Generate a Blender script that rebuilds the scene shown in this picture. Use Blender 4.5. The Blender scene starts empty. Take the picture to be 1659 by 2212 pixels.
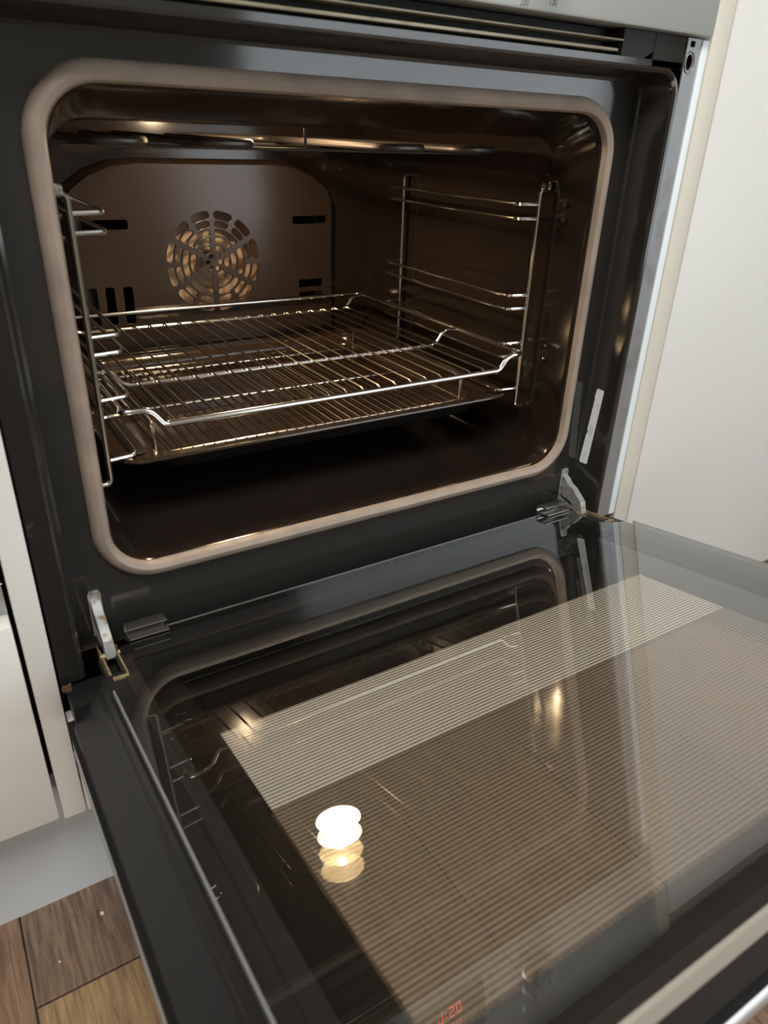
import bpy, bmesh, math, random
from mathutils import Vector, Matrix
random.seed(7)
SC = bpy.context.scene
COL = SC.collection
ZO = 0.346                      # floor is z=0; modelling below uses z=0 at the lower lip of the oven mouth

# ---------------------------------------------------------------- camera, world, lights, exposure
CAMLOC = (-0.3231, -0.5279, 0.3185 + ZO)
R = ((0.85062956, -0.52471206, 0.03326576), (-0.21844008, -0.41025524, -0.88542338), (0.47823978, 0.74590073, -0.46359338))
cd = bpy.data.cameras.new('camera')
cam = bpy.data.objects.new('camera', cd)
COL.objects.link(cam)
m = Matrix(((R[0][0], -R[1][0], -R[2][0]), (R[0][1], -R[1][1], -R[2][1]), (R[0][2], -R[1][2], -R[2][2]))).to_4x4()
m.translation = CAMLOC
cam.matrix_world = m
cd.sensor_fit = 'VERTICAL'
cd.sensor_height = 36.0
cd.lens = 1561.0 / 2212.0 * 36.0
cd.clip_start = 0.01
cd.dof.use_dof = True
cd.dof.focus_distance = 0.78
cd.dof.aperture_fstop = 8.0
SC.camera = cam

SC.view_settings.view_transform = 'Standard'
SC.view_settings.look = 'None'
SC.view_settings.exposure = 0.22
SC.view_settings.gamma = 1.0
SC.view_settings.use_curve_mapping = False
SC.cycles.transparent_max_bounces = 40
SC.cycles.max_bounces = 14
SC.cycles.glossy_bounces = 8
SC.cycles.diffuse_bounces = 5
SC.cycles.use_denoising = True

wd = bpy.data.worlds.new('daylight')
SC.world = wd
wd.use_nodes = True
bg = wd.node_tree.nodes['Background']
bg.inputs[0].default_value = (0.90, 0.955, 1.0, 1)
bg.inputs[1].default_value = 3.4


def area(name, loc, rot, size, power, col):
    l = bpy.data.lights.new(name, 'AREA')
    l.shape = 'RECTANGLE'
    l.size, l.size_y = size
    l.energy = power
    l.color = col
    o = bpy.data.objects.new(name, l)
    o.location = loc
    o.rotation_euler = rot
    COL.objects.link(o)
    return o


area('ceiling_fill_light', (-0.55, -1.15, 2.34), (0, 0, 0), (0.9, 0.9), 31.0, (1.0, 0.985, 0.95))  # added unseen fill light, set left to brighten left cabinets and floor
lp = bpy.data.lights.new('oven_bulb_light', 'POINT')
lp.energy = 1.3
lp.color = (1.0, 0.72, 0.46)
lp.shadow_soft_size = 0.006
lpo = bpy.data.objects.new('oven_bulb_light', lp)
lpo.location = (0.0, 0.212, 0.3345 + ZO)
COL.objects.link(lpo)

# ---------------------------------------------------------------- materials


def mat(name, col, rough=0.5, metal=0.0, spec=0.5, noise=None, bump=None, coat=0.0, emit=None):
    mt = bpy.data.materials.new(name)
    mt.use_nodes = True
    nt = mt.node_tree
    b = nt.nodes['Principled BSDF']
    b.inputs['Base Color'].default_value = (*col, 1)
    b.inputs['Roughness'].default_value = rough
    b.inputs['Metallic'].default_value = metal
    b.inputs['Specular IOR Level'].default_value = spec
    b.inputs['Coat Weight'].default_value = coat
    if emit:
        b.inputs['Emission Color'].default_value = (*emit[0], 1)
        b.inputs['Emission Strength'].default_value = emit[1]
    if noise or bump:
        tc = nt.nodes.new('ShaderNodeTexCoord')
    if noise:                                     # (scale, second colour, low, high)
        n = nt.nodes.new('ShaderNodeTexNoise')
        n.inputs['Scale'].default_value = noise[0]
        n.inputs['Detail'].default_value = 6
        nt.links.new(tc.outputs['Object'], n.inputs['Vector'])
        r = nt.nodes.new('ShaderNodeValToRGB')
        r.color_ramp.elements[0].position = noise[2]
        r.color_ramp.elements[1].position = noise[3]
        r.color_ramp.elements[0].color = (*col, 1)
        r.color_ramp.elements[1].color = (*noise[1], 1)
        nt.links.new(n.outputs['Fac'], r.inputs['Fac'])
        nt.links.new(r.outputs['Color'], b.inputs['Base Color'])
    if bump:                                      # (scale, strength)
        n2 = nt.nodes.new('ShaderNodeTexNoise')
        n2.inputs['Scale'].default_value = bump[0]
        n2.inputs['Detail'].default_value = 3
        nt.links.new(tc.outputs['Object'], n2.inputs['Vector'])
        bp = nt.nodes.new('ShaderNodeBump')
        bp.inputs['Strength'].default_value = bump[1]
        bp.inputs['Distance'].default_value = 0.001
        nt.links.new(n2.outputs['Fac'], bp.inputs['Height'])
        nt.links.new(bp.outputs['Normal'], b.inputs['Normal'])
    return mt


M = {}
M['enamel'] = mat('black_enamel', (0.026, 0.0245, 0.0225), 0.10, spec=0.65, bump=(60, 0.03))
M['cavity'] = mat('cavity_enamel', (0.021, 0.0145, 0.011), 0.13, spec=0.55, bump=(90, 0.03), noise=(7, (0.017, 0.0115, 0.0085), 0.35, 0.7))
M['panel'] = mat('fan_panel_enamel', (0.030, 0.020, 0.0145), 0.17, spec=0.42, bump=(300, 0.02))
M['tray'] = mat('tray_enamel', (0.040, 0.024, 0.015), 0.14, spec=0.6, bump=(120, 0.12), noise=(14, (0.02, 0.012, 0.008), 0.4, 0.7))
M['trayout'] = mat('tray_underside_shade', (0.007, 0.0065, 0.006), 0.4, spec=0.25)  # unlit outside of the tray painted as near black
M['gasket'] = mat('gasket_silicone', (0.36, 0.285, 0.23), 0.42, spec=0.4, noise=(30, (0.27, 0.22, 0.185), 0.4, 0.7))
M['chrome'] = mat('chrome_wire', (0.78, 0.75, 0.71), 0.16, metal=1.0)
M['thinwire'] = mat('worn_chrome_wire', (0.62, 0.55, 0.48), 0.24, metal=1.0)
M['lampglass'] = mat('lamp_cover_glass', (0.8, 0.7, 0.5), 0.3, emit=((1.0, 0.72, 0.36), 55.0))
M['element'] = mat('grill_element_steel', (0.10, 0.085, 0.075), 0.42, metal=0.7)
M['tanmetal'] = mat('fan_chamber_steel', (0.50, 0.38, 0.28), 0.55, metal=0.0)
M['steel'] = mat('brushed_steel', (0.56, 0.56, 0.54), 0.38, metal=0.75, bump=(200, 0.02))
M['trim'] = mat('satin_trim', (0.48, 0.455, 0.40), 0.5, metal=0.3)
M['panelsteel'] = mat('control_panel_silver', (0.44, 0.45, 0.43), 0.42, metal=0.25)
M['ink'] = mat('grey_print', (0.16, 0.165, 0.17), 0.6)
M['darkglass'] = mat('display_glass', (0.01, 0.01, 0.01), 0.05)
M['led'] = mat('red_led', (0.3, 0.01, 0.01), 0.5, emit=((1.0, 0.05, 0.04), 4.0))
M['flange'] = mat('flange_painted_reflection', (0.30, 0.305, 0.315), 0.42, metal=0.55, noise=(40, (0.20, 0.19, 0.18), 0.55, 0.8))  # reflection on the right flange put into its grey
M['ventmetal'] = mat('vent_edge_metal', (0.30, 0.27, 0.19), 0.45, metal=0.4, noise=(60, (0.10, 0.075, 0.04), 0.6, 0.75))
M['subfloor'] = mat('dark_joint_filler', (0.055, 0.036, 0.024), 0.8)
M['black'] = mat('matt_black', (0.008, 0.008, 0.008), 0.7)
M['hinge'] = mat('galvanised_hinge', (0.38, 0.39, 0.38), 0.42, metal=0.3, noise=(150, (0.20, 0.12, 0.06), 0.52, 0.70))
M['hingebrass'] = mat('yellowed_hinge', (0.42, 0.33, 0.19), 0.5, metal=0.3, noise=(90, (0.18, 0.08, 0.03), 0.5, 0.75))
M['clip'] = mat('dark_clip', (0.36, 0.345, 0.33), 0.25, metal=0.85)
M['doorplastic'] = mat('door_side_plastic', (0.013, 0.013, 0.0135), 0.42, spec=0.28, bump=(400, 0.05))
M['glassedge'] = mat('glass_edge', (0.20, 0.21, 0.22), 0.35)
M['sticker'] = mat('white_sticker', (0.92, 0.96, 1.0), 0.5)
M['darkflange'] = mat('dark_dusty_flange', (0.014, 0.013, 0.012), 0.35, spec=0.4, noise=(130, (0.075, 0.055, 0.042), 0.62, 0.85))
M['white'] = mat('white_laminate', (0.77, 0.775, 0.755), 0.38, spec=0.4, bump=(5, 0.01), noise=(3, (0.745, 0.74, 0.71), 0.4, 0.7))
M['leftwhite'] = mat('white_laminate_warm', (0.83, 0.82, 0.80), 0.4, spec=0.4, noise=(9, (0.79, 0.77, 0.74), 0.45, 0.8))
M['cream'] = mat('cream_panel_edge', (0.72, 0.68, 0.59), 0.45)
M['daywhite'] = mat('white_painted_daylight', (0.86, 0.94, 1.0), 0.4)  # white with bluish daylight painted into the colour
M['plinth'] = mat('grey_plinth', (0.62, 0.655, 0.68), 0.35, spec=0.4, noise=(5, (0.57, 0.58, 0.58), 0.4, 0.75))
M['worktop'] = mat('brown_worktop', (0.14, 0.095, 0.06), 0.35, noise=(12, (0.10, 0.065, 0.04), 0.35, 0.7))
M['wall'] = mat('wall_paint', (0.60, 0.59, 0.55), 0.8)
M['wallolive'] = mat('olive_wall_paint', (0.20, 0.175, 0.12), 0.8)
M['wallfront'] = mat('window_wall_paint', (0.30, 0.31, 0.28), 0.8)
M['ceil'] = mat('ceiling_paint', (0.78, 0.78, 0.76), 0.9)
M['pvc'] = mat('white_pvc', (0.8, 0.81, 0.82), 0.35)
M['dust'] = mat('brown_fluff', (0.16, 0.09, 0.05), 0.9)
M['crumb'] = mat('pale_crumb', (0.75, 0.68, 0.55), 0.8)
M['fillglow'] = mat('fill_lamp_diffuser', (0.9, 0.9, 0.88), 0.5, emit=((1.0, 0.86, 0.68), 3.0))
M['glassbulk'] = None


def glass_mat(name, k, tint, gtint=(1, 1, 1)):
    """thin pane: mirror part k * Schlick (both faces of the sheet together), the rest clear"""
    mt = bpy.data.materials.new(name)
    mt.use_nodes = True
    nt = mt.node_tree
    for n in list(nt.nodes):
        nt.nodes.remove(n)
    out = nt.nodes.new('ShaderNodeOutputMaterial')
    tr = nt.nodes.new('ShaderNodeBsdfTransparent')
    tr.inputs[0].default_value = (*tint, 1)
    gl = nt.nodes.new('ShaderNodeBsdfGlossy')
    gl.inputs['Color'].default_value = (*gtint, 1)
    gl.inputs['Roughness'].default_value = 0.0
    geo = nt.nodes.new('ShaderNodeNewGeometry')
    dt = nt.nodes.new('ShaderNodeVectorMath')
    dt.operation = 'DOT_PRODUCT'
    nt.links.new(geo.outputs['Normal'], dt.inputs[0])
    nt.links.new(geo.outputs['Incoming'], dt.inputs[1])

    def mth(op, a, b=None, c=None):
        n = nt.nodes.new('ShaderNodeMath')
        n.operation = op
        for i, v in enumerate((a, b, c)):
            if v is None:
                continue
            if isinstance(v, (int, float)):
                n.inputs[i].default_value = v
            else:
                nt.links.new(v, n.inputs[i])
        return n.outputs[0]
    p = mth('POWER', mth('SUBTRACT', 1.0, mth('ABSOLUTE', dt.outputs['Value'])), 5.0)
    f = mth('MINIMUM', mth('MULTIPLY', mth('MULTIPLY_ADD', p, 0.9575, 0.0425), k), 0.95)
    mx = nt.nodes.new('ShaderNodeMixShader')
    nt.links.new(f, mx.inputs[0])
    nt.links.new(tr.outputs[0], mx.inputs[1])
    nt.links.new(gl.outputs[0], mx.inputs[2])
    nt.links.new(mx.outputs[0], out.inputs[0])
    return mt


M['glass1'] = glass_mat('inner_door_glass', 2.5, (0.92, 0.92, 0.91))
M['glass2'] = glass_mat('coated_door_glass', 1.5, (0.90, 0.87, 0.83), (1.0, 0.93, 0.84))
M['glass3'] = glass_mat('outer_door_glass', 1.1, (0.92, 0.92, 0.91))
M['windowglass'] = glass_mat('window_glass', 1.0, (0.97, 0.98, 0.98))
M['clearface'] = glass_mat('glass_back_face', 0.0, (1.0, 1.0, 1.0))


def stripe_mat():
    """printed lines: object x runs with the line, object y across; opaque pale lines on one band, half clear below it"""
    mt = bpy.data.materials.new('striped_glass_print')
    mt.use_nodes = True
    nt = mt.node_tree
    for n in list(nt.nodes):
        nt.nodes.remove(n)
    out = nt.nodes.new('ShaderNodeOutputMaterial')
    tc = nt.nodes.new('ShaderNodeTexCoord')
    sp = nt.nodes.new('ShaderNodeSeparateXYZ')
    nt.links.new(tc.outputs['Object'], sp.inputs[0])

    def mth(op, a, b=None):
        n = nt.nodes.new('ShaderNodeMath')
        n.operation = op
        for i, v in enumerate((a, b)):
            if v is None:
                continue
            if isinstance(v, (int, float)):
                n.inputs[i].default_value = v
            else:
                nt.links.new(v, n.inputs[i])
        return n.outputs[0]
    v = mth('MULTIPLY', sp.outputs['Y'], -1.0)
    ph = mth('FRACT', mth('DIVIDE', v, 0.0032))
    line = mth('LESS_THAN', ph, 0.66)
    band = mth('LESS_THAN', v, 0.2462)
    a = mth('MULTIPLY', line, mth('ADD', mth('MULTIPLY', band, 0.44), 0.50))
    mixc = nt.nodes.new('ShaderNodeMix')
    mixc.data_type = 'RGBA'
    nt.links.new(band, mixc.inputs['Factor'])
    mixc.inputs['A'].default_value = (0.60, 0.52, 0.43, 1)
    mixc.inputs['B'].default_value = (0.88, 0.88, 0.84, 1)
    df = nt.nodes.new('ShaderNodeBsdfDiffuse')
    nt.links.new(mixc.outputs['Result'], df.inputs[0])
    tr = nt.nodes.new('ShaderNodeBsdfTransparent')
    mx = nt.nodes.new('ShaderNodeMixShader')
    nt.links.new(a, mx.inputs[0])
    nt.links.new(tr.outputs[0], mx.inputs[1])
    nt.links.new(df.outputs[0], mx.inputs[2])
    nt.links.new(mx.outputs[0], out.inputs[0])
    return mt


M['stripes'] = stripe_mat()


def wood(name, c1, c2, seed):
    mt = bpy.data.materials.new(name)
    mt.use_nodes = True
    nt = mt.node_tree
    b = nt.nodes['Principled BSDF']
    tc = nt.nodes.new('ShaderNodeTexCoord')
    mp = nt.nodes.new('ShaderNodeMapping')
    mp.inputs['Scale'].default_value = (70, 5, 10)
    mp.inputs['Location'].default_value = (seed * 3.1, seed * 1.7, 0)
    nt.links.new(tc.outputs['Object'], mp.inputs[0])
    n = nt.nodes.new('ShaderNodeTexNoise')
    n.inputs['Scale'].default_value = 3.0
    n.inputs['Detail'].default_value = 9
    n.inputs['Roughness'].default_value = 0.7
    n.inputs['Distortion'].default_value = 0.6
    nt.links.new(mp.outputs[0], n.inputs['Vector'])
    r = nt.nodes.new('ShaderNodeValToRGB')
    r.color_ramp.elements[0].position = 0.36
    r.color_ramp.elements[1].position = 0.64
    r.color_ramp.elements[0].color = (*c2, 1)
    r.color_ramp.elements[1].color = (*c1, 1)
    nt.links.new(n.outputs['Fac'], r.inputs[0])
    # worn dark blotches and knots
    n3 = nt.nodes.new('ShaderNodeTexNoise')
    n3.inputs['Scale'].default_value = 9.0
    n3.inputs['Detail'].default_value = 4
    nt.links.new(tc.outputs['Object'], n3.inputs['Vector'])
    r3 = nt.nodes.new('ShaderNodeValToRGB')
    r3.color_ramp.elements[0].position = 0.56
    r3.color_ramp.elements[1].position = 0.78
    r3.color_ramp.elements[0].color = (1, 1, 1, 1)
    r3.color_ramp.elements[1].color = (0.40, 0.40, 0.44, 1)
    nt.links.new(n3.outputs['Fac'], r3.inputs[0])
    mm = nt.nodes.new('ShaderNodeMix')
    mm.data_type = 'RGBA'
    mm.blend_type = 'MULTIPLY'
    mm.inputs['Factor'].default_value = 1.0
    nt.links.new(r.outputs[0], mm.inputs['A'])
    nt.links.new(r3.outputs[0], mm.inputs['B'])
    nt.links.new(mm.outputs['Result'], b.inputs['Base Color'])
    b.inputs['Roughness'].default_value = 0.5
    bp = nt.nodes.new('ShaderNodeBump')
    bp.inputs['Strength'].default_value = 0.5
    bp.inputs['Distance'].default_value = 0.001
    nt.links.new(n.outputs['Fac'], bp.inputs['Height'])
    nt.links.new(bp.outputs[0], b.inputs['Normal'])
    return mt


WOODS = [wood('oak_warm', (0.36, 0.225, 0.12), (0.15, 0.088, 0.047), 1),
         wood('oak_dark', (0.27, 0.175, 0.115), (0.095, 0.062, 0.045), 2),
         wood('oak_reddish', (0.32, 0.19, 0.115), (0.125, 0.072, 0.045), 3),
         wood('oak_golden', (0.42, 0.27, 0.13), (0.18, 0.105, 0.052), 4)]

# ---------------------------------------------------------------- mesh helpers


class MB:
    def __init__(s):
        s.v, s.f = [], []

    def add(s, vs, fs):
        o = len(s.v)
        s.v += [tuple(p) for p in vs]
        s.f += [tuple(i + o for i in f) for f in fs]
        return s

    def box(s, x0, x1, y0, y1, z0, z1, bev=0.0):
        if bev <= 0:
            s.add([(x0, y0, z0), (x1, y0, z0), (x1, y1, z0), (x0, y1, z0), (x0, y0, z1), (x1, y0, z1), (x1, y1, z1), (x0, y1, z1)],
                  [(0, 3, 2, 1), (4, 5, 6, 7), (0, 1, 5, 4), (1, 2, 6, 5), (2, 3, 7, 6), (3, 0, 4, 7)])
            return s
        bm = bmesh.new()
        bmesh.ops.create_cube(bm, size=1.0)
        for v in bm.verts:
            v.co = ((x0 + x1) / 2 + v.co.x * (x1 - x0), (y0 + y1) / 2 + v.co.y * (y1 - y0), (z0 + z1) / 2 + v.co.z * (z1 - z0))
        bmesh.ops.bevel(bm, geom=bm.edges[:], offset=bev, segments=2, affect='EDGES', profile=0.5)
        s.bm(bm)
        bm.free()
        return s

    def bm(s, bm):
        bm.verts.index_update()
        s.add([tuple(v.co) for v in bm.verts], [tuple(v.index for v in f.verts) for f in bm.faces])

    def loft(s, loops, closed=True, cap0=False, cap1=False):
        n = len(loops[0])
        o = len(s.v)
        for l in loops:
            s.v += [tuple(p) for p in l]
        for k in range(len(loops) - 1):
            for i in range(n if closed else n - 1):
                j = (i + 1) % n
                s.f.append((o + k * n + i, o + k * n + j, o + (k + 1) * n + j, o + (k + 1) * n + i))
        if cap0:
            s.f.append(tuple(o + i for i in reversed(range(n))))
        if cap1:
            s.f.append(tuple(o + (len(loops) - 1) * n + i for i in range(n)))
        return s

    def tube(s, pts, r, seg=8, closed=False, flat=None):
        pts = [Vector(p) for p in pts]
        n = len(pts)
        loops = []
        t0 = (pts[1] - pts[0]).normalized()
        up = Vector((0, 0, 1)) if abs(t0.z) < 0.9 else Vector((1, 0, 0))
        nrm = (up - t0 * up.dot(t0)).normalized()
        for i in range(n):
            a = pts[(i - 1) % n] if (i > 0 or closed) else pts[0]
            b = pts[(i + 1) % n] if (i < n - 1 or closed) else pts[-1]
            t = (b - a).normalized()
            nrm = (nrm - t * nrm.dot(t)).normalized()
            bi = t.cross(nrm)
            rr = r[i] if isinstance(r, (list, tuple)) else r
            loops.append([pts[i] + (nrm * math.cos(q) + bi * math.sin(q)) * rr for q in [2 * math.pi * k / seg for k in range(seg)]])
        if closed:
            loops.append(loops[0])
            s.loft(loops)
        else:
            s.loft(loops, cap0=True, cap1=True)
        return s

    def prism(s, poly, axis, a, b):
        """extrude a 2D polygon along an axis; poly gives the other two coordinates in order"""
        def p3(p, t):
            return {'x': (t, p[0], p[1]), 'y': (p[0], t, p[1]), 'z': (p[0], p[1], t)}[axis]
        n = len(poly)
        s.add([p3(p, a) for p in poly] + [p3(p, b) for p in poly],
              [tuple(reversed(range(n))), tuple(range(n, 2 * n))] + [(i, (i + 1) % n, n + (i + 1) % n, n + i) for i in range(n)])
        return s

    def lathe(s, prof, c, axis='y', seg=24, cap=True):
        loops = []
        for (r, t) in prof:
            l = []
            for k in range(seg):
                q = 2 * math.pi * k / seg
                a, b = r * math.cos(q), r * math.sin(q)
                l.append({'y': (c[0] + a, c[1] + t, c[2] + b), 'z': (c[0] + a, c[1] + b, c[2] + t), 'x': (c[0] + t, c[1] + a, c[2] + b)}[axis])
            loops.append(l)
        s.loft(loops, cap0=cap, cap1=cap)
        return s

    def build(s, name, m_, parent=None, org=(0, 0, 0), smooth=True, fix=True, angle=35, inward=False):
        me = bpy.data.meshes.new(name)
        me.from_pydata([(p[0] - org[0], p[1] - org[1], p[2] - org[2]) for p in s.v], [], s.f)
        if fix:
            bm = bmesh.new()
            bm.from_mesh(me)
            bmesh.ops.recalc_face_normals(bm, faces=bm.faces[:])
            bm.to_mesh(me)
            bm.free()
        if smooth:
            me.polygons.foreach_set('use_smooth', [True] * len(me.polygons))
            me.set_sharp_from_angle(angle=math.radians(angle))
        me.materials.append(m_)
        me.update()
        o = bpy.data.objects.new(name, me)
        COL.objects.link(o)
        if parent is not None:
            o.parent = parent
        else:
            o.location = org
        return o


def fillet(pts, r, n=5):
    """round the inner corners of an open 3D polyline"""
    pts = [Vector(p) for p in pts]
    out = [pts[0]]
    for i in range(1, len(pts) - 1):
        p, a, b = pts[i], pts[i - 1], pts[i + 1]
        rr = r[i - 1] if isinstance(r, (list, tuple)) else r
        da, db = (a - p), (b - p)
        k = min(rr, da.length * 0.49, db.length * 0.49)
        A, B = p + da.normalized() * k, p + db.normalized() * k
        for j in range(n + 1):
            t = j / n
            out.append((A * (1 - t) ** 2) + p * (2 * t * (1 - t)) + B * t * t)
    out.append(pts[-1])
    return out


def rrect(x0, x1, z0, z1, r, n=6):
    out = []
    for (cx, cz, a0) in ((x1 - r, z1 - r, 0), (x0 + r, z1 - r, 90), (x0 + r, z0 + r, 180), (x1 - r, z0 + r, 270)):
        for k in range(n + 1):
            a = math.radians(a0 + 90 * k / n)
            out.append((cx + r * math.cos(a), cz + r * math.sin(a)))
    return out


def plate(outlines, depth, bevel, to3, res=2):
    """filled 2D outlines (first solid, others holes) with thickness; to3 maps (a, b, t) to 3D"""
    cu = bpy.data.curves.new('plate', 'CURVE')
    cu.dimensions = '2D'
    cu.fill_mode = 'BOTH'
    cu.extrude = depth / 2
    cu.bevel_depth = bevel
    cu.bevel_resolution = res
    cu.offset = -bevel if bevel else 0
    for ol in outlines:
        sp = cu.splines.new('POLY')
        sp.points.add(len(ol) - 1)
        for q, p in zip(sp.points, ol):
            q.co = (p[0], p[1], 0, 1)
        sp.use_cyclic_u = True
    o = bpy.data.objects.new('plate', cu)
    COL.objects.link(o)
    dg = bpy.context.evaluated_depsgraph_get()
    me = bpy.data.meshes.new_from_object(o.evaluated_get(dg))
    vs = [to3(v.co.x, v.co.y, v.co.z) for v in me.vertices]
    fs = [tuple(p.vertices) for p in me.polygons]
    bpy.data.objects.remove(o)
    bpy.data.curves.remove(cu)
    bpy.data.meshes.remove(me)
    return vs, fs


def text_mesh(txt, size, to3, sx=1.0):
    cu = bpy.data.curves.new('txt', 'FONT')
    cu.body = txt
    cu.size = size
    cu.extrude = 0.0001
    cu.resolution_u = 3
    o = bpy.data.objects.new('txt', cu)
    COL.objects.link(o)
    dg = bpy.context.evaluated_depsgraph_get()
    me = bpy.data.meshes.new_from_object(o.evaluated_get(dg))
    vs = [to3(v.co.x * sx, v.co.y, v.co.z) for v in me.vertices]
    fs = [tuple(p.vertices) for p in me.polygons]
    bpy.data.objects.remove(o)
    bpy.data.curves.remove(cu)
    bpy.data.meshes.remove(me)
    return vs, fs


def thing(name, label, cat, loc=(0, 0, 0), group=None):
    o = bpy.data.objects.new(name, None)
    o.empty_display_size = 0.05
    o.location = loc
    COL.objects.link(o)
    tag(o, label, cat, group)
    return o


def tag(o, label, cat, group=None):
    o['label'] = label
    o['category'] = cat
    if group:
        o['group'] = group
    return o


def structure(o):
    o['kind'] = 'structure'
    return o


FZ = -0.346
# ---------------------------------------------------------------- room shell
XL, XR, YF, YB, ZC = -2.2, 3.6, -2.25, 0.62, FZ + 2.4
floor = structure(MB().box(XL, XR, YF, YB, FZ - 0.06, FZ - 0.0035).build('floor', M['subfloor'], org=(0, 0, FZ)))
structure(MB().box(XL - .1, XR + .1, YF - .1, YB + .1, ZC, ZC + 0.08).build('ceiling', M['ceil'], org=(0, 0, ZC)))
structure(MB().box(XL, XR, YB, YB + 0.1, FZ, ZC).build('wall_back', M['wallolive'], org=(0, YB, FZ)))
structure(MB().box(XL - 0.1, XL, YF, YB + .1, FZ, ZC).build('wall_left', M['wall'], org=(XL, 0, FZ)))
structure(MB().box(XR, XR + 0.1, YF, YB + .1, FZ, ZC).build('wall_right', M['wall'], org=(XR, 0, FZ)))
WX0, WX1, WZ0, WZ1 = 0.76, 2.74, FZ + 0.12, FZ + 2.10
wf = MB()
wf.box(XL - .1, WX0, YF - 0.12, YF, FZ, ZC).box(WX1, XR + .1, YF - 0.12, YF, FZ, ZC)
wf.box(WX0, WX1, YF - 0.12, YF, FZ, WZ0).box(WX0, WX1, YF - 0.12, YF, WZ1, ZC)
structure(wf.build('wall_front', M['wallfront'], org=(0, YF, FZ)))
win = thing('window_1', 'wide window in the wall behind the camera', 'window', ((WX0 + WX1) / 2, YF - 0.06, WZ0))
win['kind'] = 'structure'
del win['label'], win['category']
wo = tuple(win.location)
fr = MB()
for (a, b, c, d) in ((WX0, WX1, WZ0, WZ0 + .06), (WX0, WX1, WZ1 - .06, WZ1), (WX0, WX0 + .06, WZ0 + .06, WZ1 - .06), (WX1 - .06, WX1, WZ0 + .06, WZ1 - .06)):
    fr.box(a, b, YF - 0.09, YF - 0.03, c, d)
fr.build('window_frame', M['pvc'], win, wo)
MB().box(WX0 + .055, WX1 - .055, YF - 0.062, YF - 0.058, WZ0 + .055, WZ1 - .055).build('pane', M['windowglass'], win, wo)

# added unseen fill lamp (its light is the area light above)
cl = thing('fill_lamp', 'added unseen flat square fill lamp on the ceiling with warm white diffuser', 'lamp', (-0.55, -1.15, ZC))
MB().box(-1.02, -0.08, -1.62, -0.68, ZC - 0.03, ZC, 0.004).build('housing', M['pvc'], cl, (-0.55, -1.15, ZC))
MB().box(-1.00, -0.10, -1.60, -0.70, ZC - 0.036, ZC - 0.031).build('diffuser', M['fillglow'], cl, (-0.55, -1.15, ZC))

# floor planks (parts of the floor): pitch 187 mm along x
xs = [-0.373 + 0.1867 * k for k in range(-9, 21)]
ends = {8: [-0.090], 7: [-0.62], 9: [-0.40], 10: [-0.95], 11: [-0.55], 12: [-0.30]}
joint = 0.0008
for i in range(len(xs) - 1):
    x0, x1 = max(xs[i], XL), min(xs[i + 1], XR)
    if x1 - x0 < 0.02:
        continue
    if i in (9,):
        cuts = [-0.090]
    elif i == 8:
        cuts = [-0.55]
    elif i == 10:
        cuts = [-0.62]
    elif i == 11:
        cuts = [-0.31]
    else:
        cuts = [-0.2 - 0.13 * ((i * 7) % 9)]
    ys = [YB] + cuts + [cuts[-1] - 1.2, YF]
    ys = [y for y in ys if y >= YF]
    if ys[-1] != YF:
        ys.append(YF)
    for k in range(len(ys) - 1):
        if ys[k] - ys[k + 1] < 0.05:
            continue
        b = MB().box(x0 + joint, x1 - joint, ys[k + 1] + joint, ys[k] - joint, FZ - 0.0035, FZ + (0.0 if (i + k) % 2 else -0.0006), 0.0007)
        wi = {(9, 0): 1, (9, 1): 3, (8, 0): 2, (10, 0): 0, (11, 0): 0, (12, 0): 1}.get((i, k), (i * 5 + k * 3) % 4)
        cx, cy = (x0 + x1) / 2, (ys[k] + ys[k + 1]) / 2
        p = b.build('plank', WOODS[wi], floor, (cx, cy, FZ), angle=20)
        p.location = (cx, cy, 0)

# ---------------------------------------------------------------- kitchen units
YD = -0.040          # plane of the door fronts


def front(x0, x1, z0, z1, y=YD, t=0.019, bev=0.0015):
    return MB().box(x0, x1, y, y + t, z0, z1, bev)


lc = thing('base_cabinet', 'warm white base cabinet left of the oven, with drawer and door', 'cabinet', (-0.62, 0.28, -0.205))
lo = tuple(lc.location)
MB().box(-0.90, -0.3390, -0.0300, -0.0200, -0.006, 0.042).build('handle_rail', M['daywhite'], lc, lo)  # bluish light in the grip recess painted into the rail colour
front(-0.92, -0.3206, -0.1985, 0.000).build('door', M['leftwhite'], lc, lo)
front(-0.92, -0.3206, 0.036, 0.530).build('drawer_front', M['leftwhite'], lc, lo)
MB().box(-0.92, -0.3206, -0.019, 0.56, -0.205, -0.187).box(-0.92, -0.902, -0.019, 0.56, -0.187, 0.532).box(-0.338, -0.3206, -0.019, 0.56, -0.187, 0.532).box(-0.902, -0.338, 0.55, 0.56, -0.187, 0.532).build('carcass', M['plinth'], lc, lo)

tag(MB().box(-0.3172, -0.2998, YD, 0.56, -0.2010, 0.5365, 0.001).build('end_panel', M['leftwhite'], org=(-0.308, 0.26, -0.201)),
    'narrow white end panel between the left cabinet and the oven, with a brown stained joint', 'panel')
tag(front(-0.2986, 0.2960, -0.2015, -0.1050, t=0.019).build('filler_panel', M['leftwhite'], org=(0, YD, -0.2015)),
    'white filler panel under the oven door', 'panel')
tag(MB().box(0.3102, 0.3322, YD, 0.56, -0.2010, 0.5365, 0.001).build('end_panel', M['cream'], org=(0.319, 0.26, -0.201)),
    'cream edged end panel between the oven and the right cabinet', 'panel')

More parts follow.
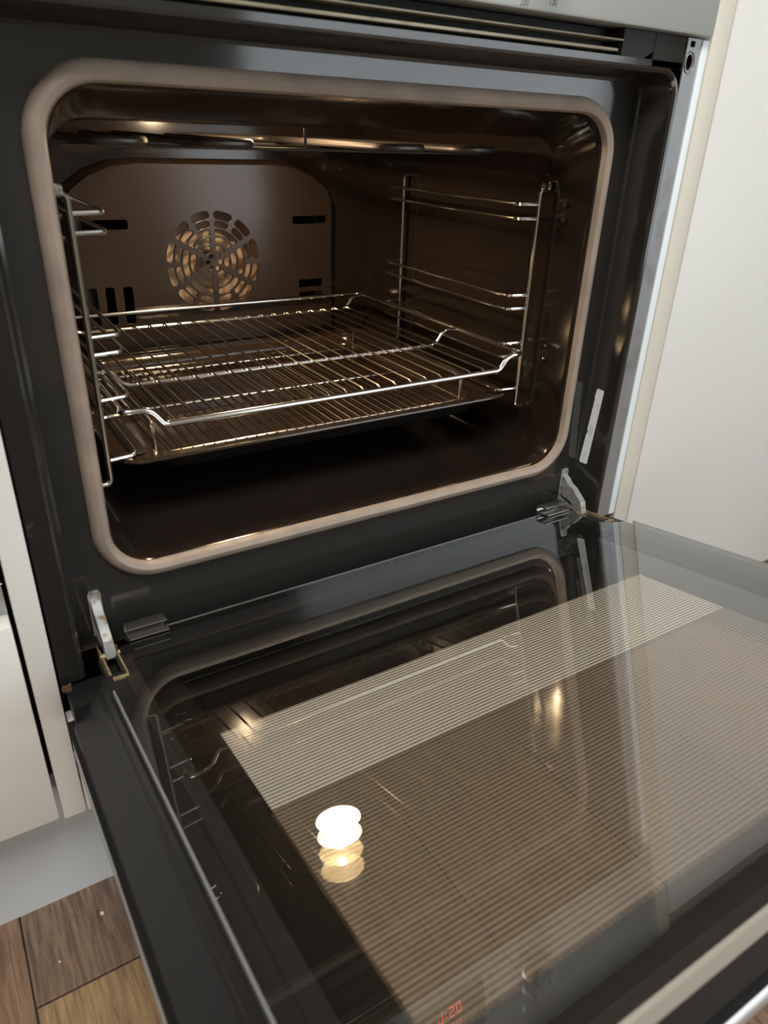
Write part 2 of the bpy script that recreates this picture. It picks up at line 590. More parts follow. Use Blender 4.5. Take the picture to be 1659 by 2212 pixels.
rc = thing('base_cabinet', 'white base cabinet with a plain wide door right of the oven', 'cabinet', (0.66, 0.28, -0.245))
ro = tuple(rc.location)
front(0.3350, 0.7700, -0.2408, 0.5150).build('door', M['white'], rc, ro)
MB().box(0.3420, 0.7700, -0.0195, 0.56, -0.2405, 0.5355).build('carcass', M['plinth'], rc, ro)
tag(MB().box(-1.2, 0.3070, 0.003, 0.020, FZ, -0.2035).build('plinth', M['plinth'], org=(-0.4, 0.01, FZ)),
    'pale grey plinth board under the left cabinet and oven', 'plinth')
tag(MB().box(0.3080, 0.80, 0.045, 0.062, FZ, -0.2425).build('plinth', M['plinth'], org=(0.6, 0.05, FZ)),
    'plinth board set back under the right cabinet', 'plinth')
tag(MB().box(-1.6, 1.9, -0.070, 0.615, 0.5375, 0.5765, 0.003).build('worktop', M['worktop'], org=(0.1, 0.27, 0.5375)),
    'brown worktop running over the oven and cabinets', 'worktop')

# ---------------------------------------------------------------- oven
oven = thing('oven', 'built-in oven with its drop-down glass door open and lamp lit', 'oven', (0, 0.2, -0.068))
OO = tuple(oven.location)


def part(mb, name, m_, **k):
    return mb.build(name, m_, oven, OO, **k)


# front frame: flat face with the mouth cut out, and the raised surround on three sides
fm = MB()
hole = rrect(-0.2435, 0.2435, -0.004, 0.345, 0.038, 8)
vs, fs = plate([[(-0.281, -0.068), (0.281, -0.068), (0.281, 0.376), (-0.281, 0.376)], hole], 0.002, 0.0, lambda a, b, t: (a, t + 0.0012, b))
fm.add(vs, fs)


def sweep_u(profile, rc_=0.016):
    """profile: (offset from the wall line, y); path: left side up, over the top, down the right side"""
    loops = []
    for (off, y) in profile:
        xw, zt, zb, r = 0.277 + off, 0.3705 + off, -0.066, max(rc_ + off, 0.001)
        l = [(-xw, y, zb)]
        for k in range(7):
            a = math.radians(180 - 90 * k / 6)
            l.append((-xw + r + r * math.cos(a), y, zt - r + r * math.sin(a)))
        for k in range(7):
            a = math.radians(90 - 90 * k / 6)
            l.append((xw - r + r * math.cos(a), y, zt - r + r * math.sin(a)))
        l.append((xw, y, zb))
        loops.append(l)
    return loops


fm.loft(sweep_u([(-0.004, 0.0), (-0.0015, -0.0006), (0.0, -0.003), (0.0012, -0.030), (0.0020, -0.0345), (0.0040, -0.0365), (0.0060, -0.037)]), closed=False)
# top face of the surround, behind the vent
fm.box(-0.281, 0.281, -0.037, -0.034, 0.3764, 0.3812)
fm.box(-0.298, -0.283, -0.037, -0.030, 0.378, 0.400)
fm.box(0.243, 0.281, -0.037, -0.030, 0.3765, 0.400)
part(fm, 'front_frame', M['enamel'], fix=False, angle=30)

# side flanges (bolted to the carcass), each with a screw hole
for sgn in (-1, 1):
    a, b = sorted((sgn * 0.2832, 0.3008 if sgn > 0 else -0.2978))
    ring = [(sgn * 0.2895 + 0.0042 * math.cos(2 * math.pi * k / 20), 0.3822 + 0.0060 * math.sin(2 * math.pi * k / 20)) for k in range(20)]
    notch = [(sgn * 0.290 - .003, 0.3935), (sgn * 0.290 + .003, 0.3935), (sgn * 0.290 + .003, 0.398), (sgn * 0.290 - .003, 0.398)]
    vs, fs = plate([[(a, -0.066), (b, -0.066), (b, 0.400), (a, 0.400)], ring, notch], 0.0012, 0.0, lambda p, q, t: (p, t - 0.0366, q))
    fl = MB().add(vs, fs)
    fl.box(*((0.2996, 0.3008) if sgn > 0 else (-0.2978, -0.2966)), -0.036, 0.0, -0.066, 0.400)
    fo = part(fl, 'side_flange', M['flange' if sgn > 0 else 'darkflange'], fix=False)  # twin flanges: right carries the painted reflection, left stays dark and dusty
    rg = MB()
    rg.tube([(sgn * 0.2895 + 0.0058 * math.cos(2 * math.pi * k / 20), -0.0375, 0.3822 + 0.0080 * math.sin(2 * math.pi * k / 20)) for k in range(20)], 0.0007, 6, closed=True)
    rg.build('screw_ring', M['clip'], fo, OO)
    MB().lathe([(0.0075, 0), (0.0075, 0.001)], (sgn * 0.2895, -0.033, 0.3822)).build('screw_recess', M['black'], fo, OO)

# edge strip down the right carcass, bluish daylight put into its white
part(MB().box(0.3012, 0.3098, -0.0385, 0.02, -0.0655, 0.3995, 0.0008), 'edge_strip', M['daywhite'])

# air vent under the control panel
vt = part(MB().box(-0.243, 0.243, -0.020, -0.0185, 0.3815, 0.4005), 'vent', M['black'])
for (z, h, x) in ((0.3838, 0.0022, 0.2000), (0.3914, 0.0013, 0.2050)):
    MB().box(-x, x, -0.0372, -0.021, z, z + h, 0.0004).build('vent_slat', M['ventmetal'], vt, OO)
MB().prism([(0.205, 0.3815), (0.232, 0.3815), (0.243, 0.3870), (0.243, 0.4005), (0.205, 0.4005)], 'y', -0.0365, -0.022).build('vent_end', M['black'], vt, OO)
MB().prism([(-0.205, 0.3815), (-0.232, 0.3815), (-0.243, 0.3870), (-0.243, 0.4005), (-0.205, 0.4005)], 'y', -0.0365, -0.022).build('vent_end', M['black'], vt, OO)

# gasket around the mouth
gp = []
for (o_, y) in ((-0.0010, 0.002), (-0.0012, -0.0030), (0.0005, -0.0062), (0.0040, -0.0078), (0.0075, -0.0066), (0.0105, -0.0040), (0.0118, -0.0006), (0.0122, 0.001)):
    gp.append([(x, y, z) for (x, z) in rrect(-0.24 - o_, 0.24 + o_, -o_, 0.3412 + o_, 0.036 + o_, 10)])
g = MB().loft(gp)
part(g, 'door_gasket', M['gasket'], fix=False)
for (x, z) in ((-0.135, -0.0128), (0.02, -0.0128), (0.15, -0.0128)):
    part(MB().lathe([(0.0016, 0), (0.0016, 0.0015)], (x, -0.0036, z + 0.003), seg=10), 'gasket_hook_hole', M['black'])

# cavity liner
cv = []
for (hw, z0, z1, y, r) in ((0.2415, -0.0015, 0.3428, 0.0015, 0.037), (0.2400, 0.0, 0.3412, -0.0015, 0.036), (0.2385, 0.0010, 0.3402, 0.0, 0.035), (0.2375, 0.0014, 0.3370, 0.006, 0.034),
                           (0.2365, 0.0010, 0.3315, 0.020, 0.033), (0.2355, 0.000, 0.3230, 0.038, 0.032), (0.2350, 0.000, 0.3203, 0.050, 0.032), (0.2345, 0.000, 0.3206, 0.054, 0.032),
                           (0.2340, 0.000, 0.3300, 0.058, 0.032), (0.2325, 0.000, 0.3440, 0.064, 0.032), (0.2325, 0.000, 0.3480, 0.075, 0.032), (0.2325, 0.000, 0.3480, 0.392, 0.032),
                           (0.2310, 0.002, 0.3460, 0.402, 0.031), (0.2260, 0.006, 0.3410, 0.410, 0.028)):
    cv.append([(x, y, z) for (x, z) in rrect(-hw, hw, z0, z1, r, 8)])
cm = MB().loft(cv)
vs, fs = plate([rrect(-0.227, 0.227, 0.005, 0.342, 0.028, 8), rrect(-0.150, 0.150, 0.06, 0.245, 0.02, 4)], 0.001, 0.0, lambda a, b, t: (a, t + 0.4105, b))
cm.add(vs, fs)
# pressed ridge across the upper back wall
cm.tube([(-0.2, 0.4088, 0.3045), (0.2, 0.4088, 0.3045)], 0.0022, 8)
liner = part(cm, 'cavity_liner', M['cavity'], fix=False, angle=40)
# pressed mounting bosses and rectangles on the side walls
for sgn in (-1, 1):
    for (y, z) in ((0.040, 0.288), (0.012, 0.262), (0.012, 0.248), (0.012, 0.122), (0.012, 0.108)):
        MB().lathe([(0.0028, 0), (0.0026, -sgn * 0.0015), (0.0012, -sgn * 0.0025)], (sgn * 0.2335, y + 0.02, z), axis='x', seg=12).build('wall_boss', M['cavity'], liner, OO)
# fan chamber
ch = MB()
ch.box(-0.160, 0.160, 0.4135, 0.445, 0.050, 0.255)
ch2 = MB()
ch2.lathe([(0.069, 0.0), (0.069, 0.040), (0.0, 0.0402)], (0.0, 0.4035, 0.168), seg=40, cap=False)
fc = part(ch2, 'fan_housing', M['tanmetal'], fix=False)
part(MB().add([(-0.16, 0.448, 0.05), (0.16, 0.448, 0.05), (0.16, 0.448, 0.255), (-0.16, 0.448, 0.255)], [(0, 1, 2, 3)]), 'chamber_back', M['black'], fix=False)
MB().lathe([(0.011, 0.0), (0.011, 0.014), (0.004, 0.016)], (0.0, 0.4095, 0.168), seg=16).build('fan_hub', M['element'], fc, OO)

# fan cover panel with grille
FX, FZc, FR = 0.0, 0.1672, 0.0615


def arcslot(r0, r1, a0, a1):
    n = 8
    rc_ = (r1 - r0) * 0.48
    pts = []
    rm, hh = (r0 + r1) / 2, (r1 - r0) / 2
    ea = hh / rm
    s0, s1 = a0 + ea, a1 - ea
    if s1 < s0:
        s0 = s1 = (a0 + a1) / 2
    for k in range(n + 1):
        a = s0 + (s1 - s0) * k / n
        pts.append((FX + r1 * math.cos(a), FZc + r1 * math.sin(a)))
    for k in range(1, 6):
        q = math.pi * k / 6
        a, r = s1 + ea * math.sin(q) * 0.9, rm + hh * math.cos(q)
        pts.append((FX + r * math.cos(a), FZc + r * math.sin(a)))
    for k in range(n + 1):
        a = s1 + (s0 - s1) * k / n
        pts.append((FX + r0 * math.cos(a), FZc + r0 * math.sin(a)))
    for k in range(1, 6):
        q = math.pi * k / 6
        a, r = s0 - ea * math.sin(q) * 0.9, rm - hh * math.cos(q)
        pts.append((FX + r * math.cos(a), FZc + r * math.sin(a)))
    return pts


holes = []
for (f0, f1, nseg, gap) in ((0.840, 0.985, 12, 0.046), (0.690, 0.805, 12, 0.058), (0.530, 0.650, 6, 0.072), (0.375, 0.495, 6, 0.100), (0.220, 0.340, 6, 0.160)):
    for k in range(nseg):
        a0 = math.pi / 2 + 2 * math.pi * k / nseg
        holes.append(arcslot(f0 * FR, f1 * FR, a0 + gap, a0 + 2 * math.pi / nseg - gap))
for k in range(6):
    a0 = math.pi / 2 + 2 * math.pi * (k + 0.5) / 6
    c_ = (FX + 0.135 * FR * math.cos(a0), FZc + 0.135 * FR * math.sin(a0))
    holes.append([(c_[0] + 0.05 * FR * math.cos(t), c_[1] + 0.05 * FR * math.sin(t)) for t in [2 * math.pi * j / 12 for j in range(12)]])
for (x0, x1, z0, z1) in ((-0.1570, -0.1015, 0.2095, 0.2200), (0.1095, 0.1590, 0.2095, 0.2190), (0.1170, 0.1530, 0.1285, 0.1388), (0.1170, 0.1530, 0.1165, 0.1225),
                         (-0.1570, -0.1465, 0.1010, 0.1452), (-0.1370, -0.1265, 0.1010, 0.1450), (-0.1160, -0.1050, 0.1010, 0.1445)):
    holes.append(rrect(x0, x1, z0, z1, 0.0025, 3))
outline = [(-0.167, 0.030), (0.167, 0.030), (0.167, 0.236), (0.160, 0.252), (0.138, 0.267), (0.112, 0.2765), (0.085, 0.2795), (-0.085, 0.2795), (-0.112, 0.2765), (-0.138, 0.267), (-0.160, 0.252), (-0.167, 0.236)]
vs, fs = plate([outline] + holes, 0.0026, 0.0006, lambda a, b, t: (a, t + 0.3960, b))
fp = MB().add(vs, fs)
# turned edge of the panel back to the wall
n_ = len(outline)
ins = 0.002
fp.loft([[(x * 0.994, 0.3965, 0.15 + (z - 0.15) * 0.994) for (x, z) in outline], [(x * 1.012, 0.400, 0.15 + (z - 0.15) * 1.012) for (x, z) in outline], [(x * 1.045, 0.4100, 0.15 + (z - 0.15) * 1.04) for (x, z) in outline]])
part(fp, 'fan_cover', M['panel'], fix=False, angle=50)
for (x, z) in ((0.190, 0.2750), (-0.190, 0.2750)):
    part(MB().lathe([(0.004, 0), (0.0035, -0.003), (0.0015, -0.0035)], (x, 0.4105, z), seg=12), 'screw', M['cavity'])

# lamp in the cavity roof
lamp = part(MB().lathe([(0.037, 0.012), (0.037, 0.006), (0.035, 0.003), (0.0308, 0.003)], (0.0, 0.212, 0.3400), axis='z', seg=32, cap=False), 'lamp_holder', M['chrome'], fix=False)
MB().lathe([(0.0310, 0.0065), (0.0305, 0.003), (0.023, 0.0005), (0.012, -0.0008), (0.001, -0.0010)], (0.0, 0.212, 0.3395), axis='z', seg=32).build('lamp_cover', M['lampglass'], lamp, OO)

# grill heating element: one long snake plus its support wires
pts = []
legs = [-0.196, -0.150, -0.110, -0.062, 0.062, 0.110, 0.150, 0.196]
pts.append((legs[0], 0.400, 0.3085))
for k in range(0, len(legs), 2):
    pts += [(legs[k], 0.094, 0.3075), (legs[k + 1], 0.094, 0.3075)]
    if k + 2 < len(legs):
        pts += [(legs[k + 1], 0.355, 0.3090), (legs[k + 2], 0.355, 0.3090)]
pts.append((legs[-1], 0.400, 0.3085))
ge = part(MB().tube(fillet(pts, 0.02, 6), 0.0034, 10), 'grill_element', M['element'])
for y in (0.12, 0.34):
    MB().tube([(-0.21, y, 0.3035), (0.195, y, 0.3035)], 0.0014, 8).build('element_support', M['element'], ge, OO)
MB().tube([(0.190, 0.124, 0.3050), (0.150, 0.392, 0.3085)], 0.0024, 8).build('element_support', M['element'], ge, OO)
MB().tube([(0.0, 0.13, 0.3035), (0.0, 0.13, 0.348)], 0.0014, 8).build('element_support', M['element'], ge, OO)

# sticker on the right inner wall of the surround
MBs = MB()
vs, fs = plate([[(-0.0105, 0.0805), (-0.0112, 0.0818), (-0.0195, 0.0815), (-0.0200, 0.0795), (-0.0142, -0.0050), (-0.0128, -0.0066), (-0.0045, -0.0070), (-0.0030, -0.0055), (-0.0062, 0.0280), (-0.0076, 0.0300), (-0.0076, 0.0318), (-0.0066, 0.0335), (-0.0098, 0.0700), (-0.0090, 0.0720)]], 0.0002, 0.0,
               lambda a, b, t: (0.27665 + t + (-a - 0.003) * 0.044, a, b))
stk = part(MBs.add(vs, fs), 'sticker', M['sticker'], fix=False, smooth=False)
dots = MB()
for (y0, z0, n, dy) in ((-0.0150, 0.066, 6, -0.0004), (-0.0115, 0.040, 7, 0.0002), (-0.0140, 0.038, 8, 0.0002), (-0.0105, 0.008, 6, 0.0003)):
    for k in range(n):
        yy, zz = y0 + dy * k, z0 - 0.0016 * k
        xx = 0.27665 + (-yy - 0.003) * 0.044 - 0.0003
        dots.add([(xx, yy, zz), (xx, yy + 0.0007, zz), (xx, yy + 0.0007, zz - 0.0009), (xx, yy, zz - 0.0009)], [(0, 1, 2, 3)])
dots.build('sticker_print', M['ink'], stk, OO, smooth=False)['kind'] = 'stuff'

# control panel
cp = part(MB().box(-0.2990, 0.3062, -0.0445, -0.020, 0.4010, 0.5340, 0.0022), 'control_panel', M['panelsteel'])
MB().box(-0.055, 0.032, -0.0450, -0.0440, 0.4200, 0.4560, 0.0003).build('display', M['darkglass'], cp, OO)
seg = MB()


def digit(x, z, s):
    w, h, t = 0.0062, 0.0115, 0.0012
    S = {'a': (0, h, w, h + t), 'g': (0, h / 2, w, h / 2 + t), 'd': (0, 0, w, t), 'f': (0, h / 2, t, h + t), 'b': (w - t, h / 2, w, h + t), 'e': (0, 0, t, h / 2 + t), 'c': (w - t, 0, w, h / 2 + t)}
    for ch_ in s:
        a, b, c, d = S[ch_]
        seg.box(x + a, x + c, -0.0454, -0.0451, z + b, z + d)


digit(-0.030, 0.4305, 'bcaf')
seg.box(-0.0205, -0.0190, -0.0454, -0.0451, 0.433, 0.4345)
seg.box(-0.0205, -0.0190, -0.0454, -0.0451, 0.439, 0.4405)
digit(-0.0150, 0.4305, 'afgcd')
digit(-0.0060, 0.4305, 'abcdef')
seg.build('display_digits', M['led'], cp, OO, smooth=False)
for (x, z) in ((0.0445, 0.4265), (0.0445, 0.4500)):
    MB().lathe([(0.0046, 0.0), (0.0046, -0.0035), (0.0038, -0.0045)], (x, -0.0445, z), seg=20).build('button', M['steel'], cp, OO)
for x in (-0.1030, 0.1030):
    k_ = MB().lathe([(0.0215, 0.0), (0.0215, -0.004), (0.0190, -0.006), (0.0180, -0.022), (0.0165, -0.024)], (x, -0.0445, 0.4440), seg=36).build('knob', M['steel'], cp, OO)
    MB().box(x - 0.0008, x + 0.0008, -0.0692, -0.0682, 0.4480, 0.4590).build('pointer', M['ink'], k_, OO)
for (t, x, z) in (('200', 0.0862, 0.4030), ('150', 0.1132, 0.4058)):
    vs, fs = text_mesh(t, 0.0098, lambda a, b, c, x=x, z=z: (x + a, -0.0446 - c, z + b), 0.54)
    MB().add(vs, fs).build('print', M['ink'], cp, OO, smooth=False, fix=False)

# ---------------------------------------------------------------- door (local: x along the hinge, -y outward along the door, z up from the inner glass)
TH = math.radians(10.09)
dmb = MB()
V0, V1 = 0.030, 0.4540
side = [(-0.2700, -0.0050), (-0.2718, -0.0050), (-0.2742, -0.0120), (-0.2758, -0.0128), (-0.2772, -0.0170), (-0.2965, -0.0365), (-0.2975, -0.0410), (-0.2560, -0.0410), (-0.2560, -0.0050)]
dmb.prism(side, 'y', -V1, -0.066)
dmb.prism([(-x, z) for (x, z) in side], 'y', -V1, -0.066)
dmb.box(-0.2560, 0.2560, -0.0480, -0.0240, -0.0410, -0.0050)
dmb.prism([(-0.0480, -0.0050), (-0.0700, -0.0050), (-0.0700, -0.0410), (-0.0480, -0.0410)], 'x', -0.2560, -0.2350)
dmb.prism([(-0.0480, -0.0050), (-0.0700, -0.0050), (-0.0700, -0.0410), (-0.0480, -0.0410)], 'x', 0.2350, 0.2560)
# lower corner blocks beside the hinges
for s_ in (-1, 1):
    a, b = sorted((s_ * 0.2380, s_ * 0.2950))
    dmb.box(a, b, -0.0668, -0.0300, -0.0410, -0.0215)
dmb.box(-0.2560, 0.2560, -V1, -0.4360, -0.0410, -0.0240)
door = dmb.build('door', M['doorplastic'], oven, (0, 0, 0), angle=25)
door.location = (0 - OO[0], 0 - OO[1], -0.0552 - OO[2])
door.rotation_euler = (-TH, 0, 0)


def dsub(mb, name, m_, **k):
    return mb.build(name, m_, door, **k)


def one_face(o):
    """the sheet's mirror part sits on its upper face; the under and edge faces are clear"""
    o.data.materials.append(M['clearface'])
    for p in o.data.polygons:
        p.material_index = 0 if p.normal.z > 0.5 else 1
    return o


# inner pane with the corners cut around the hinges
cut = [(-0.2100, 0.0210), (0.2100, 0.0210), (0.2440, 0.0210), (0.2470, 0.0330), (0.2560, 0.0560), (0.2590, 0.0760), (0.2610, 0.0900), (0.2680, 0.1030), (0.2680, 0.4570), (-0.2680, 0.4570), (-0.2680, 0.0960), (-0.2640, 0.0935), (-0.2470, 0.0850), (-0.2400, 0.0760), (-0.2375, 0.0680), (-0.2400, 0.0560), (-0.2450, 0.0330), (-0.2440, 0.0210)]
sym = [(-0.2440, 0.0210), (0.2440, 0.0210), (0.2425, 0.0400), (0.2400, 0.0560), (0.2375, 0.0660), (0.2390, 0.0750), (0.2440, 0.0830), (0.2540, 0.0900), (0.2680, 0.0980), (0.2680, 0.4570), (-0.2680, 0.4570), (-0.2680, 0.0980), (-0.2540, 0.0900), (-0.2440, 0.0830), (-0.2390, 0.0750), (-0.2375, 0.0660), (-0.2400, 0.0560), (-0.2425, 0.0400)]
vs, fs = plate([sym], 0.0040, 0.0, lambda a, b, t: (a, -b, t - 0.0020))
ig = dsub(MB().add(vs, fs), 'inner_glass', M['glass1'], angle=20)
one_face(ig)
bd = [[(-0.2565, 0.0490), (0.2565, 0.0490), (0.2565, 0.4565), (-0.2565, 0.4565)], [(-0.2460, 0.0520), (0.2460, 0.0520), (0.2460, 0.4380), (-0.2460, 0.4380)]]
vs, fs = plate(bd, 0.0, 0.0, lambda a, b, t: (a, -b, t - 0.0043))
dsub(MB().add(vs, fs), 'edge_print', M['black'], fix=False, smooth=False)
# ground edge of the inner pane
for s_ in (-1, 1):
    dsub(MB().box(*sorted((s_ * 0.2681, s_ * 0.2695)), -0.4570, -0.0985, -0.0046, 0.0001), 'glass_edge', M['glassedge'])
dsub(MB().box(-0.209, 0.209, -0.0209, -0.0200, -0.0011, 0.0001), 'glass_edge', M['glassedge'])
# middle pane
one_face(dsub(MB().box(-0.2555, 0.2555, -0.4355, -0.0485, -0.0160, -0.0125), 'middle_glass', M['glass2']))
one_face(dsub(MB().box(-0.2555, 0.2555, -0.4355, -0.0485, -0.0310, -0.0270), 'printed_glass', M['glass3']))
# black border printed on the middle pane: left, right, top end
bd = [[(-0.2560, 0.0486), (0.2560, 0.0486), (0.2560, 0.4355), (-0.2560, 0.4355)], [(-0.2135, 0.0560), (0.2135, 0.0560), (0.2135, 0.4085), (-0.2135, 0.4085)]]
vs, fs = plate(bd, 0.0, 0.0, lambda a, b, t: (a, -b, t - 0.0314))
dsub(MB().add(vs, fs), 'border_print', M['black'], fix=False, smooth=False)
dsub(MB().add([(-0.2135, -0.1550, -0.0266), (0.2135, -0.1550, -0.0266), (0.2135, -0.4085, -0.0266), (-0.2135, -0.4085, -0.0266)], [(0, 1, 2, 3)]), 'striped_print', M['stripes'], fix=False, smooth=False)
# outer pane with its black border
one_face(dsub(MB().box(-0.3010, 0.3010, -0.4620, -0.0400, -0.0460, -0.0415), 'outer_glass', M['glass3']))
for s_ in (-1, 1):
    dsub(MB().box(*sorted((s_ * 0.3011, s_ * 0.3022)), -0.4620, -0.0900, -0.0460, -0.0415), 'outer_glass_edge', M['glassedge'])
bd = [[(-0.3005, 0.0405), (0.3005, 0.0405), (0.3005, 0.4615), (-0.3005, 0.4615)], [(-0.2150, 0.2270), (0.2150, 0.2270), (0.2150, 0.4030), (-0.2150, 0.4030)]]
vs, fs = plate(bd, 0.0, 0.0, lambda a, b, t: (a, -b, t - 0.0466))
dsub(MB().add(vs, fs), 'outer_border_print', M['black'], fix=False, smooth=False)
# steel strip along the top edge of the door and the handle bar
dsub(MB().box(-0.2900, 0.2900, -0.4600, -0.4575, -0.0120, 0.0000), 'top_edge_trim', M['trim'])
dsub(MB().box(-0.2900, 0.2900, -0.4590, -0.4572, -0.0405, -0.0125), 'top_air_gap', M['black'])
hd = MB()
hd.tube(fillet([(-0.2350, -0.4350, -0.0470), (-0.2350, -0.4450, -0.0800), (0.2350, -0.4450, -0.0800), (0.2350, -0.4350, -0.0470)], 0.010, 4), 0.0085, 14)
dsub(hd, 'handle', M['steel'])
# U clips that hold the inner pane at the hinge edge
for s_ in (-1, 1):
    cl_ = MB()
    a, b = sorted((s_ * 0.2100, s_ * 0.2420))
    prof = [(-0.0320, 0.0010), (-0.0150, 0.0010), (-0.0130, 0.0030), (-0.0130, 0.0075), (-0.0150, 0.0095), (-0.0290, 0.0095), (-0.0290, 0.0083), (-0.0152, 0.0083), (-0.0143, 0.0072), (-0.0143, 0.0034), (-0.0152, 0.0022), (-0.0320, 0.0022)]
    cl_.prism(prof, 'x', a, b)
    c_o = dsub(cl_, 'glass_clip', M['clip'], angle=50)

# hinges (parts of the oven): slotted plate in the frame, curved arm, yoke in the door
for s_ in (-1, 1):
    hp = MB()
    xc = s_ * 0.2585
    vs, fs = plate([[(xc - .0050, -0.0560), (xc + .0050, -0.0560), (xc + .0050, -0.0160), (xc + .0035, -0.0130), (xc - .0035, -0.0130), (xc - .0050, -0.0160)],
                    [(xc - .0030, -0.0530), (xc + .0030, -0.0530), (xc + .0030, -0.0200), (xc - .0030, -0.0200)]], 0.0012, 0.0, lambda p, q, t: (p, t - 0.0010, q))
    hp.add(vs, fs)
    hg = part(hp, 'hinge', M['hinge'], fix=False)
    arm = [(0.0090, -0.0340), (0.0095, -0.0255), (-0.0010, -0.0200), (-0.0075, -0.0231), (-0.0117, -0.0277), (-0.0196, -0.0302), (-0.0270, -0.0355), (-0.0344, -0.0407), (-0.0385, -0.0540), (-0.0345, -0.0600), (-0.0290, -0.0590), (-0.0242, -0.0545), (-0.0119, -0.0560), (0.0057, -0.0648)]
    slot = [(-0.0007, -0.0415), (-0.0056, -0.0440), (-0.0122, -0.0452), (-0.0201, -0.0470), (-0.0235, -0.0498), (-0.0200, -0.0515), (-0.0111, -0.0502), (-0.0041, -0.0483)]
    pin = [(-0.0035 + 0.0012 * math.cos(2 * math.pi * k / 10), -0.0250 + 0.0012 * math.sin(2 * math.pi * k / 10)) for k in range(10)]
    big = [(-0.0105 + (p + 0.0105) * 1.5, -0.0466 + (q + 0.0466) * 1.9) for (p, q) in slot]
    for xo, sl in ((-0.0032, slot), (0.0032, big)):
        vs, fs = plate([arm, sl, pin], 0.0006, 0.0003, lambda p, q, t, xo=xo: (xc + xo + t, p, q), res=1)
        MB().add(vs, fs).build('hinge_arm', M['hinge'], hg, OO, fix=False)
    web = [(-0.0010, -0.0196), (-0.0075, -0.0227), (-0.0117, -0.0273), (-0.0196, -0.0298), (-0.0270, -0.0351), (-0.0344, -0.0403), (-0.0389, -0.0540)]
    MB().loft([[(xc - 0.0030, p, q) for (p, q) in web], [(xc + 0.0030, p, q) for (p, q) in web], [(xc + 0.0030, p + 0.0008, q - 0.0010) for (p, q) in web], [(xc - 0.0030, p + 0.0008, q - 0.0010) for (p, q) in web]], closed=False).build('hinge_web', M['hinge'], hg, OO, fix=False)
    yk = MB()          # in door space
    for xo, w1 in ((-0.0062, -0.0035), (0.0052, -0.0025), (0.0078, -0.0055)):
        pr = [(-0.0120, w1 - 0.002), (-0.0300, w1), (-0.0760, w1 - 0.0020), (-0.0785, w1 - 0.0060), (-0.0760, w1 - 0.0130), (-0.0150, w1 - 0.0150)]
        yk.prism(pr, 'x', xc + xo - 0.0006, xc + xo + 0.0006)
    yk.box(xc - 0.0062, xc + 0.0052, -0.0762, -0.0738, -0.0110, -0.0030)
    yk.tube([(xc - 0.0075, -0.0330, -0.0050), (xc + 0.0075, -0.0330, -0.0050)], 0.0022, 10)
    yk.build('hinge_yoke', M['hingebrass'], door, angle=20)
    dkb = MB().box(xc - 0.0085, xc + 0.0090, -0.0800, -0.0160, -0.0200, -0.0160)
    dkb.build('hinge_pocket', M['black'], door)

# ---------------------------------------------------------------- side racks
PR, RR = 0.0024, 0.0016
LEV = [0.2612, 0.2478, 0.1727, 0.1590, 0.1222, 0.1080, 0.0705]


def side_rack(sgn, label):
    t = thing('shelf_runner', label, 'oven rack', (sgn * 0.222, 0.18, 0.055), 'chrome shelf runners on the cavity walls')
    o = tuple(t.location)
    for y in (0.056, 0.3035):
        p = fillet([(sgn * 0.2318, y, 0.2742), (sgn * 0.2220, y, 0.2742), (sgn * 0.2220, y, 0.0500), (sgn * 0.2318, y, 0.0500)], 0.007, 5)
        MB().tube(p, PR, 10).build('post', M['chrome'], t, o)
    for z in LEV:
        e = 0.0
        p = fillet([(sgn * 0.2215, 0.0565, z), (sgn * 0.1985, 0.0600, z), (sgn * 0.1970, 0.0720, z), (sgn * 0.1970, 0.2950, z), (sgn * 0.1985, 0.3030, z), (sgn * 0.2215, 0.3035, z)], 0.004, 3)
        n = len(p)
        rad = [RR * 1.25 if (q.y < 0.066) else RR for q in p]
        MB().tube(p, rad, 8).build('rail', M['chrome'], t, o)
    MB().lathe([(0.0032, 0.0), (0.0032, sgn * 0.006), (0.0045, sgn * 0.0065), (0.0045, sgn * 0.0075)], (sgn * 0.2245, 0.056, 0.2775), axis='x', seg=12).build('fixing_knob', M['chrome'], t, o)
    return t


side_rack(-1, 'chrome wire shelf runner on the left oven wall')
side_rack(1, 'chrome wire shelf runner on the right oven wall')

# ---------------------------------------------------------------- wire shelf
ws = thing('wire_shelf', 'chrome wire oven shelf slid in above the baking tray', 'oven shelf', (0, 0.215, 0.1125))
wo_ = tuple(ws.location)
ZS = 0.1152
# perimeter rod: dropped front, sides, raised back rail
per = fillet([(-0.1660, 0.0400, 0.1005), (-0.1760, 0.0400, 0.1005), (-0.1870, 0.0400, ZS), (-0.2090, 0.0400, ZS), (-0.2090, 0.3900, ZS), (0.2090, 0.3900, ZS), (0.2090, 0.0400, ZS), (0.1900, 0.0400, ZS), (0.1790, 0.0400, 0.1005), (0.1690, 0.0400, 0.1005)],
             [0.004, 0.007, 0.007, 0.014, 0.012, 0.012, 0.014, 0.007, 0.007], 6)
MB().tube(per, 0.0029, 12, closed=True).build('frame_rod', M['chrome'], ws, wo_)
for (y, r) in ((0.157, 0.0022), (0.374, 0.0022)):
    p = fillet([(-0.2090, y, ZS + 0.0005), (-0.1900, y, ZS + 0.0005), (-0.1790, y, 0.0998), (0.1790, y, 0.0998), (0.1900, y, ZS + 0.0005), (0.2090, y, ZS + 0.0005)], 0.007, 5)
    MB().tube(p, r, 10).build('cross_rod', M['chrome'], ws, wo_)
NW = 20
w0 = None
